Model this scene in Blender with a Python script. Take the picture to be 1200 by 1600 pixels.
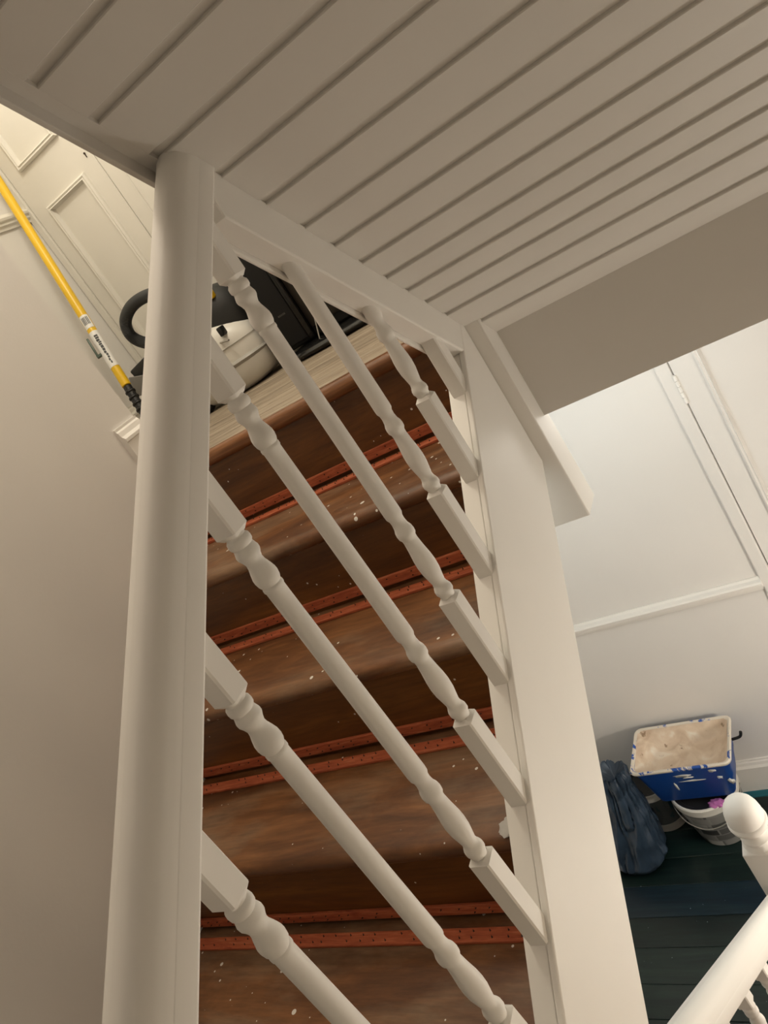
import bpy, bmesh, math, random
from mathutils import Vector, Matrix, noise

for o in list(bpy.data.objects):
    bpy.data.objects.remove(o, do_unlink=True)
SC = bpy.context.scene
COL = SC.collection

# ------------------------------------------------------------------ camera
CAM_R = [[0.782218, 0.320508, -0.534237], [-0.318982, -0.530553, -0.785343], [-0.53515, 0.784722, -0.312772]]
cam_d = bpy.data.cameras.new('camera')
cam_d.sensor_width = 36.0
cam_d.lens = 27.27
cam_d.clip_start = 0.02
cam = bpy.data.objects.new('camera', cam_d)
COL.objects.link(cam)
rx, ry, rz = [Vector(r) for r in CAM_R]
cam.matrix_world = Matrix((
    (rx.x, -ry.x, -rz.x, 0), (rx.y, -ry.y, -rz.y, 0), (rx.z, -ry.z, -rz.z, 0), (0, 0, 0, 1)))
SC.camera = cam

# ------------------------------------------------------------------ world, lamps, exposure
w = bpy.data.worlds.new('world')
SC.world = w
w.use_nodes = True
w.node_tree.nodes['Background'].inputs[0].default_value = (1.0, 0.9, 0.78, 1)
w.node_tree.nodes['Background'].inputs[1].default_value = 0.10
SC.view_settings.view_transform = 'Standard'
SC.view_settings.look = 'None'
SC.view_settings.exposure = 0.12
SC.view_settings.gamma = 1.0
SC.view_settings.use_curve_mapping = False


def lamp(name, loc, power, col, radius):
    d = bpy.data.lights.new(name, 'POINT')
    d.energy = power
    d.color = col
    d.shadow_soft_size = radius
    o = bpy.data.objects.new(name, d)
    o.location = loc
    COL.objects.link(o)
    return o


# unseen point lights: lamps under and over the half landing, plus added fills
lamp('lower_hall_lamp', (-0.88, 1.82, -0.74), 5.2, (0.86, 0.97, 1.0), 0.08)
lamp('lower_door_fill', (-0.40, 1.95, -0.68), 2.1, (1.0, 0.95, 0.88), 0.08)  # added second light under the landing, brightens the lower rail
lamp('lower_wall_fill', (0.33, 1.53, -2.02), 22.0, (1.0, 0.92, 0.80), 0.10)  # unseen fill low by the right wall, placed to fit the light
lamp('side_fill', (0.33, 0.45, -1.12), 3.8, (1.0, 0.80, 0.56), 0.08)  # unseen fill, added to light balusters and handrail from the right
lamp('landing_lamp', (-1.25, 1.75, 1.75), 37.0, (1.0, 0.93, 0.77), 0.12)
lamp('upper_stair_fill', (-1.10, 0.60, 1.90), 17.0, (1.0, 0.80, 0.64), 0.12)  # added fill over the flight, lifts the left of the handrail

# ------------------------------------------------------------------ main dimensions (metres, camera at the origin)
XW = -1.60          # stair wall
XLW = -1.53         # wall under the flight, lower hall
XREC = -2.29        # landing recess wall
YW = 2.50           # far wall
XR = 0.40           # right wall
YB = -1.60          # wall behind the camera
ZF = -2.824         # lower hall floor
ZL = -0.262         # half landing
ZU = -0.548         # underside of the landing
ZC = 2.40           # ceiling
YC = 1.597          # outside corner of the stair wall
PB = 0.788          # pitch of the flight in view
PC = 0.887          # pitch of the flight above / below
XS0, XS1 = -0.642, -0.593   # outer string
GO, RI = 0.2565, 0.2018     # going, rise
NY, NZ = 1.506, -0.286      # nosing of the landing


# ------------------------------------------------------------------ helpers
def setp(o, label=None, cat=None, group=None, kind=None):
    if label: o['label'] = label
    if cat: o['category'] = cat
    if group: o['group'] = group
    if kind: o['kind'] = kind
    return o


def link(name, me, mat, parent=None, loc=(0, 0, 0)):
    o = bpy.data.objects.new(name, me)
    COL.objects.link(o)
    if mat is not None and not me.materials:
        me.materials.append(mat)
    o.location = loc
    if parent is not None:
        o.parent = parent
    return o


def empty(name, loc=(0, 0, 0)):
    o = bpy.data.objects.new(name, None)
    o.empty_display_size = 0.05
    COL.objects.link(o)
    o.location = loc
    return o


def mesh_from(bm, name, smooth=None, recalc=True):
    if recalc:
        bmesh.ops.recalc_face_normals(bm, faces=bm.faces)
    me = bpy.data.meshes.new(name)
    bm.to_mesh(me)
    bm.free()
    if smooth is not None:
        me.shade_smooth()
        try:
            me.set_sharp_from_angle(angle=math.radians(smooth))
        except Exception:
            pass
    return me


def bm_box(bm, x0, x1, y0, y1, z0, z1, bevel=0.0, seg=2):
    vs = [bm.verts.new((x, y, z)) for x in (x0, x1) for y in (y0, y1) for z in (z0, z1)]
    idx = [(0, 1, 3, 2), (4, 6, 7, 5), (0, 4, 5, 1), (2, 3, 7, 6), (0, 2, 6, 4), (1, 5, 7, 3)]
    fs = [bm.faces.new([vs[i] for i in f]) for f in idx]
    if bevel > 0:
        es = set(e for f in fs for e in f.edges)
        bmesh.ops.bevel(bm, geom=list(es), offset=bevel, segments=seg, affect='EDGES', profile=0.5)
    return vs


def box(name, x0, x1, y0, y1, z0, z1, mat, parent=None, bevel=0.0, seg=2, off=None):
    """box in world coordinates; off = world location of the parent"""
    bm = bmesh.new()
    bm_box(bm, x0, x1, y0, y1, z0, z1, bevel, seg)
    if off:
        bmesh.ops.translate(bm, verts=bm.verts, vec=(-off[0], -off[1], -off[2]))
    me = mesh_from(bm, name, 20 if bevel else None)
    return link(name, me, mat, parent)


def prism_x(pts, x0, x1, bevel=0.0, seg=2):
    """polygon in (y, z) extruded along x"""
    bm = bmesh.new()
    a = [bm.verts.new((x0, y, z)) for y, z in pts]
    b = [bm.verts.new((x1, y, z)) for y, z in pts]
    bm.faces.new(a)
    bm.faces.new(b[::-1])
    n = len(pts)
    for i in range(n):
        bm.faces.new((a[i], b[i], b[(i + 1) % n], a[(i + 1) % n]))
    bmesh.ops.recalc_face_normals(bm, faces=bm.faces)
    if bevel:
        bmesh.ops.bevel(bm, geom=list(bm.edges), offset=bevel, segments=seg, affect='EDGES', profile=0.5)
    return bm


def lathe_bm(prof, n=24, bm=None, centre=(0, 0)):
    """profile [(r, z)...] round z"""
    bm = bm or bmesh.new()
    rings = []
    for r, z in prof:
        if r < 1e-5:
            rings.append([bm.verts.new((centre[0], centre[1], z))])
        else:
            rings.append([bm.verts.new((centre[0] + r * math.cos(2 * math.pi * i / n), centre[1] + r * math.sin(2 * math.pi * i / n), z)) for i in range(n)])
    for a, b in zip(rings, rings[1:]):
        for i in range(n):
            j = (i + 1) % n
            if len(a) == 1 and len(b) == 1:
                continue
            if len(a) == 1:
                bm.faces.new((a[0], b[j], b[i]))
            elif len(b) == 1:
                bm.faces.new((a[i], a[j], b[0]))
            else:
                bm.faces.new((a[i], a[j], b[j], b[i]))
    for ring, rev in ((rings[0], True), (rings[-1], False)):
        if len(ring) > 2:
            bm.faces.new(ring[::-1] if rev else ring)
    return bm


def tube_bm(pts, r, n=12, bm=None, ribs=0.0):
    """tube along points (Catmull-Rom)"""
    bm = bm or bmesh.new()
    P = [Vector(p) for p in pts]
    path = []
    for i in range(len(P) - 1):
        p0 = P[max(i - 1, 0)]; p1 = P[i]; p2 = P[i + 1]; p3 = P[min(i + 2, len(P) - 1)]
        seg = 8 if len(P) > 2 else 1
        if ribs: seg = 22
        for k in range(seg):
            t = k / seg
            path.append(0.5 * ((2 * p1) + (p2 - p0) * t + (2 * p0 - 5 * p1 + 4 * p2 - p3) * t * t + (3 * p1 - p0 - 3 * p2 + p3) * t ** 3))
    path.append(P[-1])
    rings = []
    up = Vector((0.13, 0.21, 0.97)).normalized()
    for i, p in enumerate(path):
        d = (path[min(i + 1, len(path) - 1)] - path[max(i - 1, 0)]).normalized()
        a = d.cross(up)
        if a.length < 1e-3: a = d.cross(Vector((1, 0, 0)))
        a.normalize(); b = d.cross(a).normalized(); up = b if b.dot(up) > 0 else -b
        rr = r(i / (len(path) - 1)) if callable(r) else r
        if ribs and i % 2: rr -= ribs
        up2 = up
        a2 = d.cross(up2).normalized()
        rings.append([bm.verts.new(p + rr * (math.cos(2 * math.pi * k / n) * a2 + math.sin(2 * math.pi * k / n) * up2)) for k in range(n)])
    for A, B in zip(rings, rings[1:]):
        for k in range(n):
            bm.faces.new((A[k], A[(k + 1) % n], B[(k + 1) % n], B[k]))
    bm.faces.new(rings[0][::-1]); bm.faces.new(rings[-1])
    return bm


def superell(cx, cy, cz, ax, ay, az, e1, e2, nu=32, nv=18, bm=None):
    bm = bm or bmesh.new()
    def s(v, e): return math.copysign(abs(v) ** e, v)
    rings = []
    for j in range(nv + 1):
        v = -math.pi / 2 + math.pi * j / nv
        cv, sv = s(math.cos(v), e1), s(math.sin(v), e1)
        if j in (0, nv):
            rings.append([bm.verts.new((cx, cy, cz + az * sv))]); continue
        rings.append([bm.verts.new((cx + ax * cv * s(math.cos(2 * math.pi * i / nu), e2), cy + ay * cv * s(math.sin(2 * math.pi * i / nu), e2), cz + az * sv)) for i in range(nu)])
    for a, b in zip(rings, rings[1:]):
        for i in range(nu):
            j = (i + 1) % nu
            if len(a) == 1: bm.faces.new((a[0], b[j], b[i]))
            elif len(b) == 1: bm.faces.new((a[i], a[j], b[0]))
            else: bm.faces.new((a[i], a[j], b[j], b[i]))
    return bm


# ------------------------------------------------------------------ materials
def new_mat(name):
    m = bpy.data.materials.new(name)
    m.use_nodes = True
    nt = m.node_tree
    return m, nt, nt.nodes['Principled BSDF']


def N(nt, t, **kw):
    n = nt.nodes.new(t)
    for k, v in kw.items():
        if k in n.inputs: n.inputs[k].default_value = v
        else: setattr(n, k, v)
    return n


def coords(nt, scale=(1, 1, 1), per_object=True):
    tc = nt.nodes.new('ShaderNodeTexCoord')
    mp = nt.nodes.new('ShaderNodeMapping')
    mp.inputs['Scale'].default_value = scale
    nt.links.new(tc.outputs['Object'], mp.inputs['Vector'])
    if per_object:
        oi = nt.nodes.new('ShaderNodeObjectInfo')
        mul = N(nt, 'ShaderNodeMath', operation='MULTIPLY'); mul.inputs[1].default_value = 37.0
        nt.links.new(oi.outputs['Random'], mul.inputs[0])
        cmb = nt.nodes.new('ShaderNodeCombineXYZ')
        for i in range(3): nt.links.new(mul.outputs[0], cmb.inputs[i])
        nt.links.new(cmb.outputs[0], mp.inputs['Location'])
    return mp.outputs['Vector']


def ramp(nt, fac, stops):
    r = nt.nodes.new('ShaderNodeValToRGB')
    el = r.color_ramp.elements
    while len(el) < len(stops): el.new(0.5)
    for e, (p, c) in zip(el, stops):
        e.position = p
        e.color = (c[0], c[1], c[2], 1) if not isinstance(c, (int, float)) else (c, c, c, 1)
    nt.links.new(fac, r.inputs['Fac'])
    return r.outputs['Color']


def mix(nt, fac, a, b):
    m = nt.nodes.new('ShaderNodeMix'); m.data_type = 'RGBA'
    for sock, v in ((m.inputs[0], fac), (m.inputs[6], a), (m.inputs[7], b)):
        if hasattr(v, 'is_linked'): nt.links.new(v, sock)
        elif isinstance(v, (int, float)): sock.default_value = v
        else: sock.default_value = (v[0], v[1], v[2], 1)
    return m.outputs[2]


def bump(nt, h, bsdf, strength=0.2, dist=0.002):
    b = N(nt, 'ShaderNodeBump'); b.inputs['Strength'].default_value = strength; b.inputs['Distance'].default_value = dist
    nt.links.new(h, b.inputs['Height']); nt.links.new(b.outputs['Normal'], bsdf.inputs['Normal'])


def paint(name, col, rough=0.4, scale=60, var=0.04, bs=0.08, stretch=(1, 1, 1)):
    m, nt, b = new_mat(name)
    v = coords(nt, stretch)
    n1 = N(nt, 'ShaderNodeTexNoise', Scale=3.0, Detail=4.0); nt.links.new(v, n1.inputs['Vector'])
    n2 = N(nt, 'ShaderNodeTexNoise', Scale=float(scale), Detail=3.0); nt.links.new(v, n2.inputs['Vector'])
    lo = tuple(c * (1 - var) for c in col); hi = tuple(min(1, c * (1 + var)) for c in col)
    nt.links.new(ramp(nt, n1.outputs['Fac'], [(0.3, lo), (0.7, hi)]), b.inputs['Base Color'])
    b.inputs['Roughness'].default_value = rough
    bump(nt, n2.outputs['Fac'], b, bs, 0.002)
    return m


def plain(name, col, rough=0.5, metal=0.0, scale=40, bs=0.05, var=0.06):
    m = paint(name, col, rough, scale, var, bs)
    m.node_tree.nodes['Principled BSDF'].inputs['Metallic'].default_value = metal
    return m


def wood(name, stops, rough=0.45, sx=1.2, sy=22, sz=22, specks=0.0, speck_col=(0.75, 0.72, 0.66), bs=0.25, wear=None, randcol=0.0):
    """grain along x"""
    m, nt, b = new_mat(name)
    v = coords(nt, (sx, sy, sz))
    n = N(nt, 'ShaderNodeTexNoise', Scale=1.6, Detail=8.0, Roughness=0.62, Distortion=1.1); nt.links.new(v, n.inputs['Vector'])
    col = ramp(nt, n.outputs['Fac'], stops)
    if wear:
        v2 = coords(nt, (1.2, 3, 3))
        nw = N(nt, 'ShaderNodeTexNoise', Scale=2.3, Detail=6.0, Roughness=0.6); nt.links.new(v2, nw.inputs['Vector'])
        f = ramp(nt, nw.outputs['Fac'], [(0.46, 0.0), (0.66, 0.75)])
        col = mix(nt, f, col, wear)
    v4 = coords(nt, (sx * 4, sy * 9, sz * 9))
    nf = N(nt, 'ShaderNodeTexNoise', Scale=1.5, Detail=4.0, Roughness=0.7); nt.links.new(v4, nf.inputs['Vector'])
    fine = ramp(nt, nf.outputs['Fac'], [(0.32, 0.74), (0.62, 1.08)])
    mm = nt.nodes.new('ShaderNodeMix'); mm.data_type = 'RGBA'; mm.blend_type = 'MULTIPLY'; mm.inputs[0].default_value = 1.0
    nt.links.new(col, mm.inputs[6]); nt.links.new(fine, mm.inputs[7]); col = mm.outputs[2]
    if randcol:
        oi = nt.nodes.new('ShaderNodeObjectInfo')
        hsv = nt.nodes.new('ShaderNodeHueSaturation')
        mr = N(nt, 'ShaderNodeMapRange'); mr.inputs[3].default_value = 1 - randcol; mr.inputs[4].default_value = 1 + randcol
        nt.links.new(oi.outputs['Random'], mr.inputs[0]); nt.links.new(mr.outputs[0], hsv.inputs['Value'])
        nt.links.new(col, hsv.inputs['Color']); col = hsv.outputs['Color']
    if specks:
        v3 = coords(nt, (1, 1, 1))
        vo = N(nt, 'ShaderNodeTexVoronoi', Scale=38.0); nt.links.new(v3, vo.inputs['Vector'])
        nz = N(nt, 'ShaderNodeTexNoise', Scale=4.0, Detail=2.0); nt.links.new(v3, nz.inputs['Vector'])
        sz_ = N(nt, 'ShaderNodeMapRange'); sz_.inputs[1].default_value = 0.36; sz_.inputs[2].default_value = 0.66; sz_.inputs[3].default_value = 0.0; sz_.inputs[4].default_value = specks
        nt.links.new(nz.outputs['Fac'], sz_.inputs[0])
        wn = nt.nodes.new('ShaderNodeSeparateColor'); nt.links.new(vo.outputs['Color'], wn.inputs[0])
        ml = N(nt, 'ShaderNodeMath', operation='MULTIPLY'); nt.links.new(sz_.outputs[0], ml.inputs[0]); nt.links.new(wn.outputs[0], ml.inputs[1])
        lt = N(nt, 'ShaderNodeMath', operation='LESS_THAN'); nt.links.new(vo.outputs['Distance'], lt.inputs[0]); nt.links.new(ml.outputs[0], lt.inputs[1])
        col = mix(nt, lt.outputs[0], col, speck_col)
    nt.links.new(col, b.inputs['Base Color'])
    b.inputs['Roughness'].default_value = rough
    bump(nt, n.outputs['Fac'], b, bs, 0.002)
    return m


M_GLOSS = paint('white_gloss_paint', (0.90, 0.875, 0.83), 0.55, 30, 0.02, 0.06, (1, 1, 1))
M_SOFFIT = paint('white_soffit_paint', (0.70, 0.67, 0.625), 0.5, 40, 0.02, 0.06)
M_WALL = paint('white_wall_paint', (0.80, 0.775, 0.74), 0.75, 120, 0.015, 0.12)
M_CREAM = paint('cream_white_paint', (0.81, 0.78, 0.71), 0.5, 60, 0.015, 0.08)
M_CEIL = paint('ceiling_paint', (0.8, 0.78, 0.74), 0.8, 80, 0.01, 0.05)
M_TREAD = wood('worn_varnished_wood', [(0.28, (0.060, 0.020, 0.006)), (0.5, (0.150, 0.058, 0.018)), (0.72, (0.27, 0.115, 0.040))], 0.40, 1.6, 7, 7, 0.24, wear=(0.27, 0.175, 0.105))
M_RISER = wood('dark_varnished_wood', [(0.30, (0.085, 0.029, 0.006)), (0.55, (0.165, 0.062, 0.013)), (0.75, (0.25, 0.102, 0.023))], 0.36, 1.2, 7, 7, 0.14)
M_NOSING = wood('red_brown_nosing_wood', [(0.30, (0.11, 0.038, 0.012)), (0.55, (0.22, 0.088, 0.030)), (0.75, (0.34, 0.155, 0.062))], 0.30, 1.5, 16, 16, 0.08)
M_GRIP = wood('orange_gripper_wood', [(0.30, (0.36, 0.075, 0.030)), (0.55, (0.56, 0.140, 0.055)), (0.75, (0.68, 0.25, 0.12))], 0.7, 6, 60, 60, 0.0)
M_NAIL = plain('dark_nail_steel', (0.06, 0.035, 0.025), 0.5, 0.4)
M_BOARD = wood('grey_beige_floorboard', [(0.28, (0.15, 0.112, 0.076)), (0.5, (0.34, 0.275, 0.20)), (0.74, (0.47, 0.40, 0.31))], 0.65, 1.6, 26, 26, 0.0, randcol=0.12)
M_FLOOR = wood('dark_green_painted_boards', [(0.3, (0.004, 0.010, 0.011)), (0.5, (0.007, 0.019, 0.018)), (0.72, (0.016, 0.032, 0.026))], 0.28, 1.0, 7, 7, 0.10, (0.30, 0.36, 0.36), bs=0.12, randcol=0.18)
M_FLOOR_NAVY = wood('navy_painted_board', [(0.3, (0.004, 0.011, 0.018)), (0.5, (0.006, 0.018, 0.029)), (0.72, (0.012, 0.030, 0.036))], 0.28, 1.0, 7, 7, 0.10, (0.30, 0.36, 0.42), bs=0.12)
M_TEAL = wood('old_teal_floor_paint', [(0.3, (0.006, 0.10, 0.14)), (0.6, (0.012, 0.17, 0.22))], 0.35, 1.0, 8, 8)

# ------------------------------------------------------------------ room shell
def struct(o): return setp(o, kind='structure')

wl = struct(box('wall_left', -2.40, XW, YB, YC, ZF - 0.1, ZC, M_WALL))
struct(box('wall_left_lower', -1.75, XLW, 1.57, YW, ZF - 0.1, ZU - 0.001, M_WALL))
struct(box('wall_recess', -2.40, XREC, YC, YW, ZU, ZC, M_WALL))
struct(box('wall_back', -2.40, XR + 0.1, YW, YW + 0.1, ZF - 0.1, ZC, M_WALL))
struct(box('wall_right', XR, XR + 0.1, YB, YW, ZF - 0.1, ZC, M_WALL))
struct(box('wall_front', -2.40, XR + 0.1, YB - 0.1, YB, ZF - 0.1, ZC, M_WALL))
struct(box('ceiling', -2.40, XR + 0.1, YB - 0.1, YW + 0.1, ZC, ZC + 0.1, M_CEIL))

# lower hall floor: sub floor and boards
fl = struct(box('floor', XW, XR, YB, YW, ZF - 0.10, ZF - 0.018, M_FLOOR))
random.seed(4)
y = YW
first = None
i = 0
while y > 0.0:
    wd = 0.052 if i == 0 else random.choice((0.125, 0.135, 0.14))
    mat = M_TEAL if i == 0 else (M_FLOOR_NAVY if i in (4,) else M_FLOOR)
    o = box('floorboard', XLW + 0.002, XR - 0.002, y - wd + 0.0006, y - 0.0006, ZF - 0.018, ZF + random.uniform(-0.0012, 0.0), mat, fl, 0.0015, 1)
    if i == 0: setp(o, 'strip of old teal paint beside the skirting')
    y -= wd
    i += 1

# half landing: slab, boards, fascia
ld = struct(box('landing_floor', XREC, XR, 1.560, YW, ZU, ZL - 0.020, M_CEIL))
y = 1.535
i = 0
while y < YW - 0.01:
    wd = 0.088
    y1 = min(y + wd, YW - 0.001)
    x0 = XREC + 0.002 if y > YC else XW
    box('floorboard', x0, XR - 0.002, y + 0.0028, y1 - 0.0028, ZL - 0.020, ZL, M_BOARD, ld, 0.0015, 1)
    y += wd
    i += 1
struct(box('trim_1', -0.562, XR - 0.001, 1.545, 1.560, ZU, ZL - 0.02, M_SOFFIT))
# storey landing behind the camera and the floor above it
struct(box('floor_storey', XW, XR, YB, -0.06, -1.80, -1.51, M_BOARD))
struct(box('ceiling_storey', XW, XR, YB, -0.20, 1.10, 1.35, M_CEIL))


def moulding_h(name, x0, x1, y_wall, z, prof, mat, axis='x', parent=None, sign=-1):
    """moulding with profile [(depth, height)...]; axis x: on a wall facing -y; axis y: on a wall facing +x (x0,x1 are then y)"""
    bm = bmesh.new()
    A, B = [], []
    for d, h in prof:
        if axis == 'x':
            A.append(bm.verts.new((x0, y_wall - d, z + h))); B.append(bm.verts.new((x1, y_wall - d, z + h)))
        else:
            A.append(bm.verts.new((y_wall + d, x0, z + h))); B.append(bm.verts.new((y_wall + d, x1, z + h)))
    n = len(prof)
    bm.faces.new(A); bm.faces.new(B[::-1])
    for k in range(n):
        bm.faces.new((A[k], B[k], B[(k + 1) % n], A[(k + 1) % n]))
    return link(name, mesh_from(bm, name, 25), mat, parent)

SK = [(0, 0), (0.018, 0), (0.018, 0.125), (0.022, 0.128), (0.022, 0.136), (0.014, 0.145), (0.011, 0.158), (0.007, 0.163), (0.007, 0.170), (0, 0.170)]
DADO = [(0, -0.028), (0.008, -0.028), (0.010, -0.018), (0.018, -0.012), (0.018, -0.004), (0.026, 0.002), (0.028, 0.010), (0.024, 0.016), (0.010, 0.020), (0.006, 0.028), (0, 0.028)]
struct(moulding_h('baseboard_back', XLW, -0.512, YW, ZF, SK, M_GLOSS))
struct(moulding_h('trim_2', XLW, -0.510, YW, -1.800, DADO, M_GLOSS))
struct(moulding_h('trim_3', YC, YW, XREC, 0.69, DADO, M_CREAM, 'y'))
struct(moulding_h('baseboard_recess', YC, YW, XREC, ZL, SK, M_CREAM, 'y'))
struct(moulding_h('baseboard_left', 1.500, YC - 0.001, XW, ZL, SK, M_GLOSS, 'y'))
struct(moulding_h('baseboard_lower', 1.57, YW - 0.02, XLW, ZF, SK, M_GLOSS, 'y'))


def panel_frame(name, x0, x1, z0, z1, y, wd, mat, parent):
    """raised bolection frame round a door panel, mitred"""
    prof = [(0, 0), (0, 0.010), (0.006, 0.016), (0.012, 0.013), (0.016, 0.017), (wd - 0.006, 0.008), (wd, 0.0)]
    bm = bmesh.new()
    rings = []
    for d, h in prof:
        rings.append([bm.verts.new(c) for c in ((x0 + d, y - h, z0 + d), (x1 - d, y - h, z0 + d), (x1 - d, y - h, z1 - d), (x0 + d, y - h, z1 - d))])
    for a, b in zip(rings, rings[1:]):
        for k in range(4):
            bm.faces.new((a[k], a[(k + 1) % 4], b[(k + 1) % 4], b[k]))
    return link(name, mesh_from(bm, name, 30), mat, parent)

# landing cupboard door in the far wall (door_1)
d1 = struct(empty('door_1', (-2.05, YW, ZL)))
OFF1 = (-2.05, YW, ZL)
def d1box(name, x0, x1, y0, y1, z0, z1, bevel=0.0, mat=None):
    return box(name, x0, x1, y0, y1, z0, z1, mat or M_CREAM, d1, bevel, 2, OFF1)
d1box('casing', -2.288, -2.258, YW - 0.022, YW, ZL, 1.80, 0.004)
d1box('leaf', -2.256, -1.866, YW - 0.012, YW, ZL + 0.006, 1.80, 0.002)
d1box('leaf', -1.863, -1.47, YW - 0.012, YW, ZL + 0.006, 1.80, 0.002)
d1box('meeting_bead', -1.800, -1.792, YW - 0.016, YW - 0.012, ZL + 0.006, 1.80, 0.0015)
for xa, xb in ((-2.181, -1.942),):
    for za, zb in ((ZL + 0.20, 0.662), (0.805, 1.65)):
        f = panel_frame('panel_moulding', xa, xb, za, zb, YW - 0.012, 0.024, M_CREAM, d1)
        f.location = (-OFF1[0], -OFF1[1], -OFF1[2])
kb = bmesh.new(); lathe_bm([(0.0, 0.0), (0.004, 0.0), (0.004, 0.003), (0, 0.003)], 10, kb)
bmesh.ops.rotate(kb, verts=kb.verts, matrix=Matrix.Rotation(math.radians(90), 3, 'X'))
bm_box(kb, -0.0015, 0.0015, -0.003, 0, -0.014, -0.003)
link('keyhole', mesh_from(kb, 'keyhole'), M_NAIL, d1, (-1.893 - OFF1[0], -0.0121, 0.704 - OFF1[2]))

# lower hall door (door_2)
OFF2 = (-0.20, YW, ZF)
d2 = struct(empty('door_2', OFF2))
def d2box(name, x0, x1, y0, y1, z0, z1, bevel=0.0, mat=None):
    return box(name, x0, x1, y0, y1, z0, z1, mat or M_WALL, d2, bevel, 2, OFF2)
d2box('casing', -0.512, -0.468, YW - 0.014, YW, ZF, ZU - 0.02, 0.005)
d2box('leaf', -0.464, 0.25, YW - 0.012, YW, ZF + 0.006, ZU - 0.06, 0.002)
for za, zb in ((-1.62, ZU - 0.10), (ZF + 0.2, -1.80)):
    f = panel_frame('panel_moulding', -0.386, 0.15, za, zb, YW - 0.012, 0.024, M_WALL, d2)
    f.location = (-OFF2[0], -OFF2[1], -OFF2[2])
hb = bmesh.new()
for q in range(5):
    lathe_bm([(0.0, q * 0.021), (0.0065, q * 0.021), (0.0065, q * 0.021 + 0.0195), (0, q * 0.021 + 0.0195)], 12, hb)
lathe_bm([(0.0, -0.004), (0.004, -0.003), (0.0055, 0.0), (0.0, 0.001)], 12, hb)
bm_box(hb, -0.016, 0.0, 0.003, 0.006, 0.0, 0.104)
link('hinge', mesh_from(hb, 'hinge', 35), M_GLOSS, d2, (-0.466 - OFF2[0], -0.016, -1.036 - OFF2[2]))

# ------------------------------------------------------------------ the flight in view
st = setp(empty('staircase', (-1.07, 0.0, -1.51)), 'bare brown wooden stair flight with orange carpet gripper strips and white string', 'staircase')
STO = Vector((-1.07, 0.0, -1.51))

def st_link(name, bm, mat, smooth=None, parent=None):
    bmesh.ops.translate(bm, verts=bm.verts, vec=-STO)
    return link(name, mesh_from(bm, name, smooth), mat, parent or st)

OVH = 0.022
def tread_prof(y0, y1, zt, th, rn):
    pts = [(y1, zt), (y1, zt - th)]
    k = 7
    pts.append((y0 + rn, zt - th))
    for i in range(1, k):
        a = -math.pi / 2 - math.pi * i / k
        pts.append((y0 + rn + rn * math.cos(a), zt - th / 2 + th / 2 * math.sin(a)))
    pts.append((y0 + rn, zt))
    return pts

NT = 6
for k in range(1, NT + 1):
    yk, zk = NY - GO * k, NZ - RI * k
    zt = zk + 0.008
    yr = NY - GO * (k - 1) + OVH
    st_link('tread', prism_x(tread_prof(yk, yr, zt, 0.038, 0.026), XW, XS0), M_TREAD, 40)
for k in range(1, NT + 2):
    zt = NZ - RI * k + 0.008
    z1 = NZ - RI * (k - 1) + 0.008 - 0.038 if k > 1 else ZL - 0.040
    yr = NY - GO * (k - 1) + OVH
    bm = bmesh.new(); bm_box(bm, XW, XS0, yr, yr + 0.018, zt if k <= NT else -1.51, z1 + 0.001)
    st_link('riser', bm, M_RISER)
st_link('landing_nosing', prism_x(tread_prof(NY, 1.535, ZL + 0.001, 0.040, 0.019), XW, XS0), M_NOSING, 40)

# carpet gripper strips: one on each riser foot, one on the back of each tread
def gripper(k, on_riser):
    yr = NY - GO * (k - 1) + OVH
    zt = NZ - RI * k + 0.008
    x0, x1 = XW + 0.015, XS0 - 0.004
    rnd = random.Random(k * 7 + on_riser)
    bm = bmesh.new()
    if on_riser:
        bm_box(bm, x0, x1, yr - 0.007, yr, zt + 0.010, zt + 0.034, 0.0012, 1)
    else:
        bm_box(bm, x0, x1, yr - 0.056, yr - 0.029, zt, zt + 0.007, 0.0012, 1)
    g = st_link('carpet_gripper', bm, M_GRIP)
    nb = bmesh.new()
    x = x0 + 0.02
    while x < x1 - 0.01:
        for t in (0.28, 0.72):
            xx = x + rnd.uniform(-0.006, 0.006)
            if rnd.random() < 0.25: continue
            p = nb.verts
            if on_riser:
                c = Vector((xx, yr - 0.007, zt + 0.010 + 0.024 * t)); d = Vector((0.0, -0.0045, 0.0015))
                u, v = Vector((1, 0, 0)), Vector((0, 0, 1))
            else:
                c = Vector((xx, yr - 0.056 + 0.027 * t, zt + 0.007)); d = Vector((0, 0.0015, 0.0045))
                u, v = Vector((1, 0, 0)), Vector((0, 1, 0))
            r = 0.0019
            ring = [nb.verts.new(c + r * (math.cos(a) * u + math.sin(a) * v)) for a in (0, 1.57, 3.14, 4.71)]
            tip = nb.verts.new(c + d)
            for q in range(4): nb.faces.new((ring[q], ring[(q + 1) % 4], tip))
        x += 0.032
    setp(st_link('gripper_nails', nb, M_NAIL, None, g), kind='stuff')
    g2 = g.children[0]
    g2.location = (0, 0, 0)

for k in range(1, NT + 1):
    gripper(k, 1); gripper(k, 0)

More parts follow.
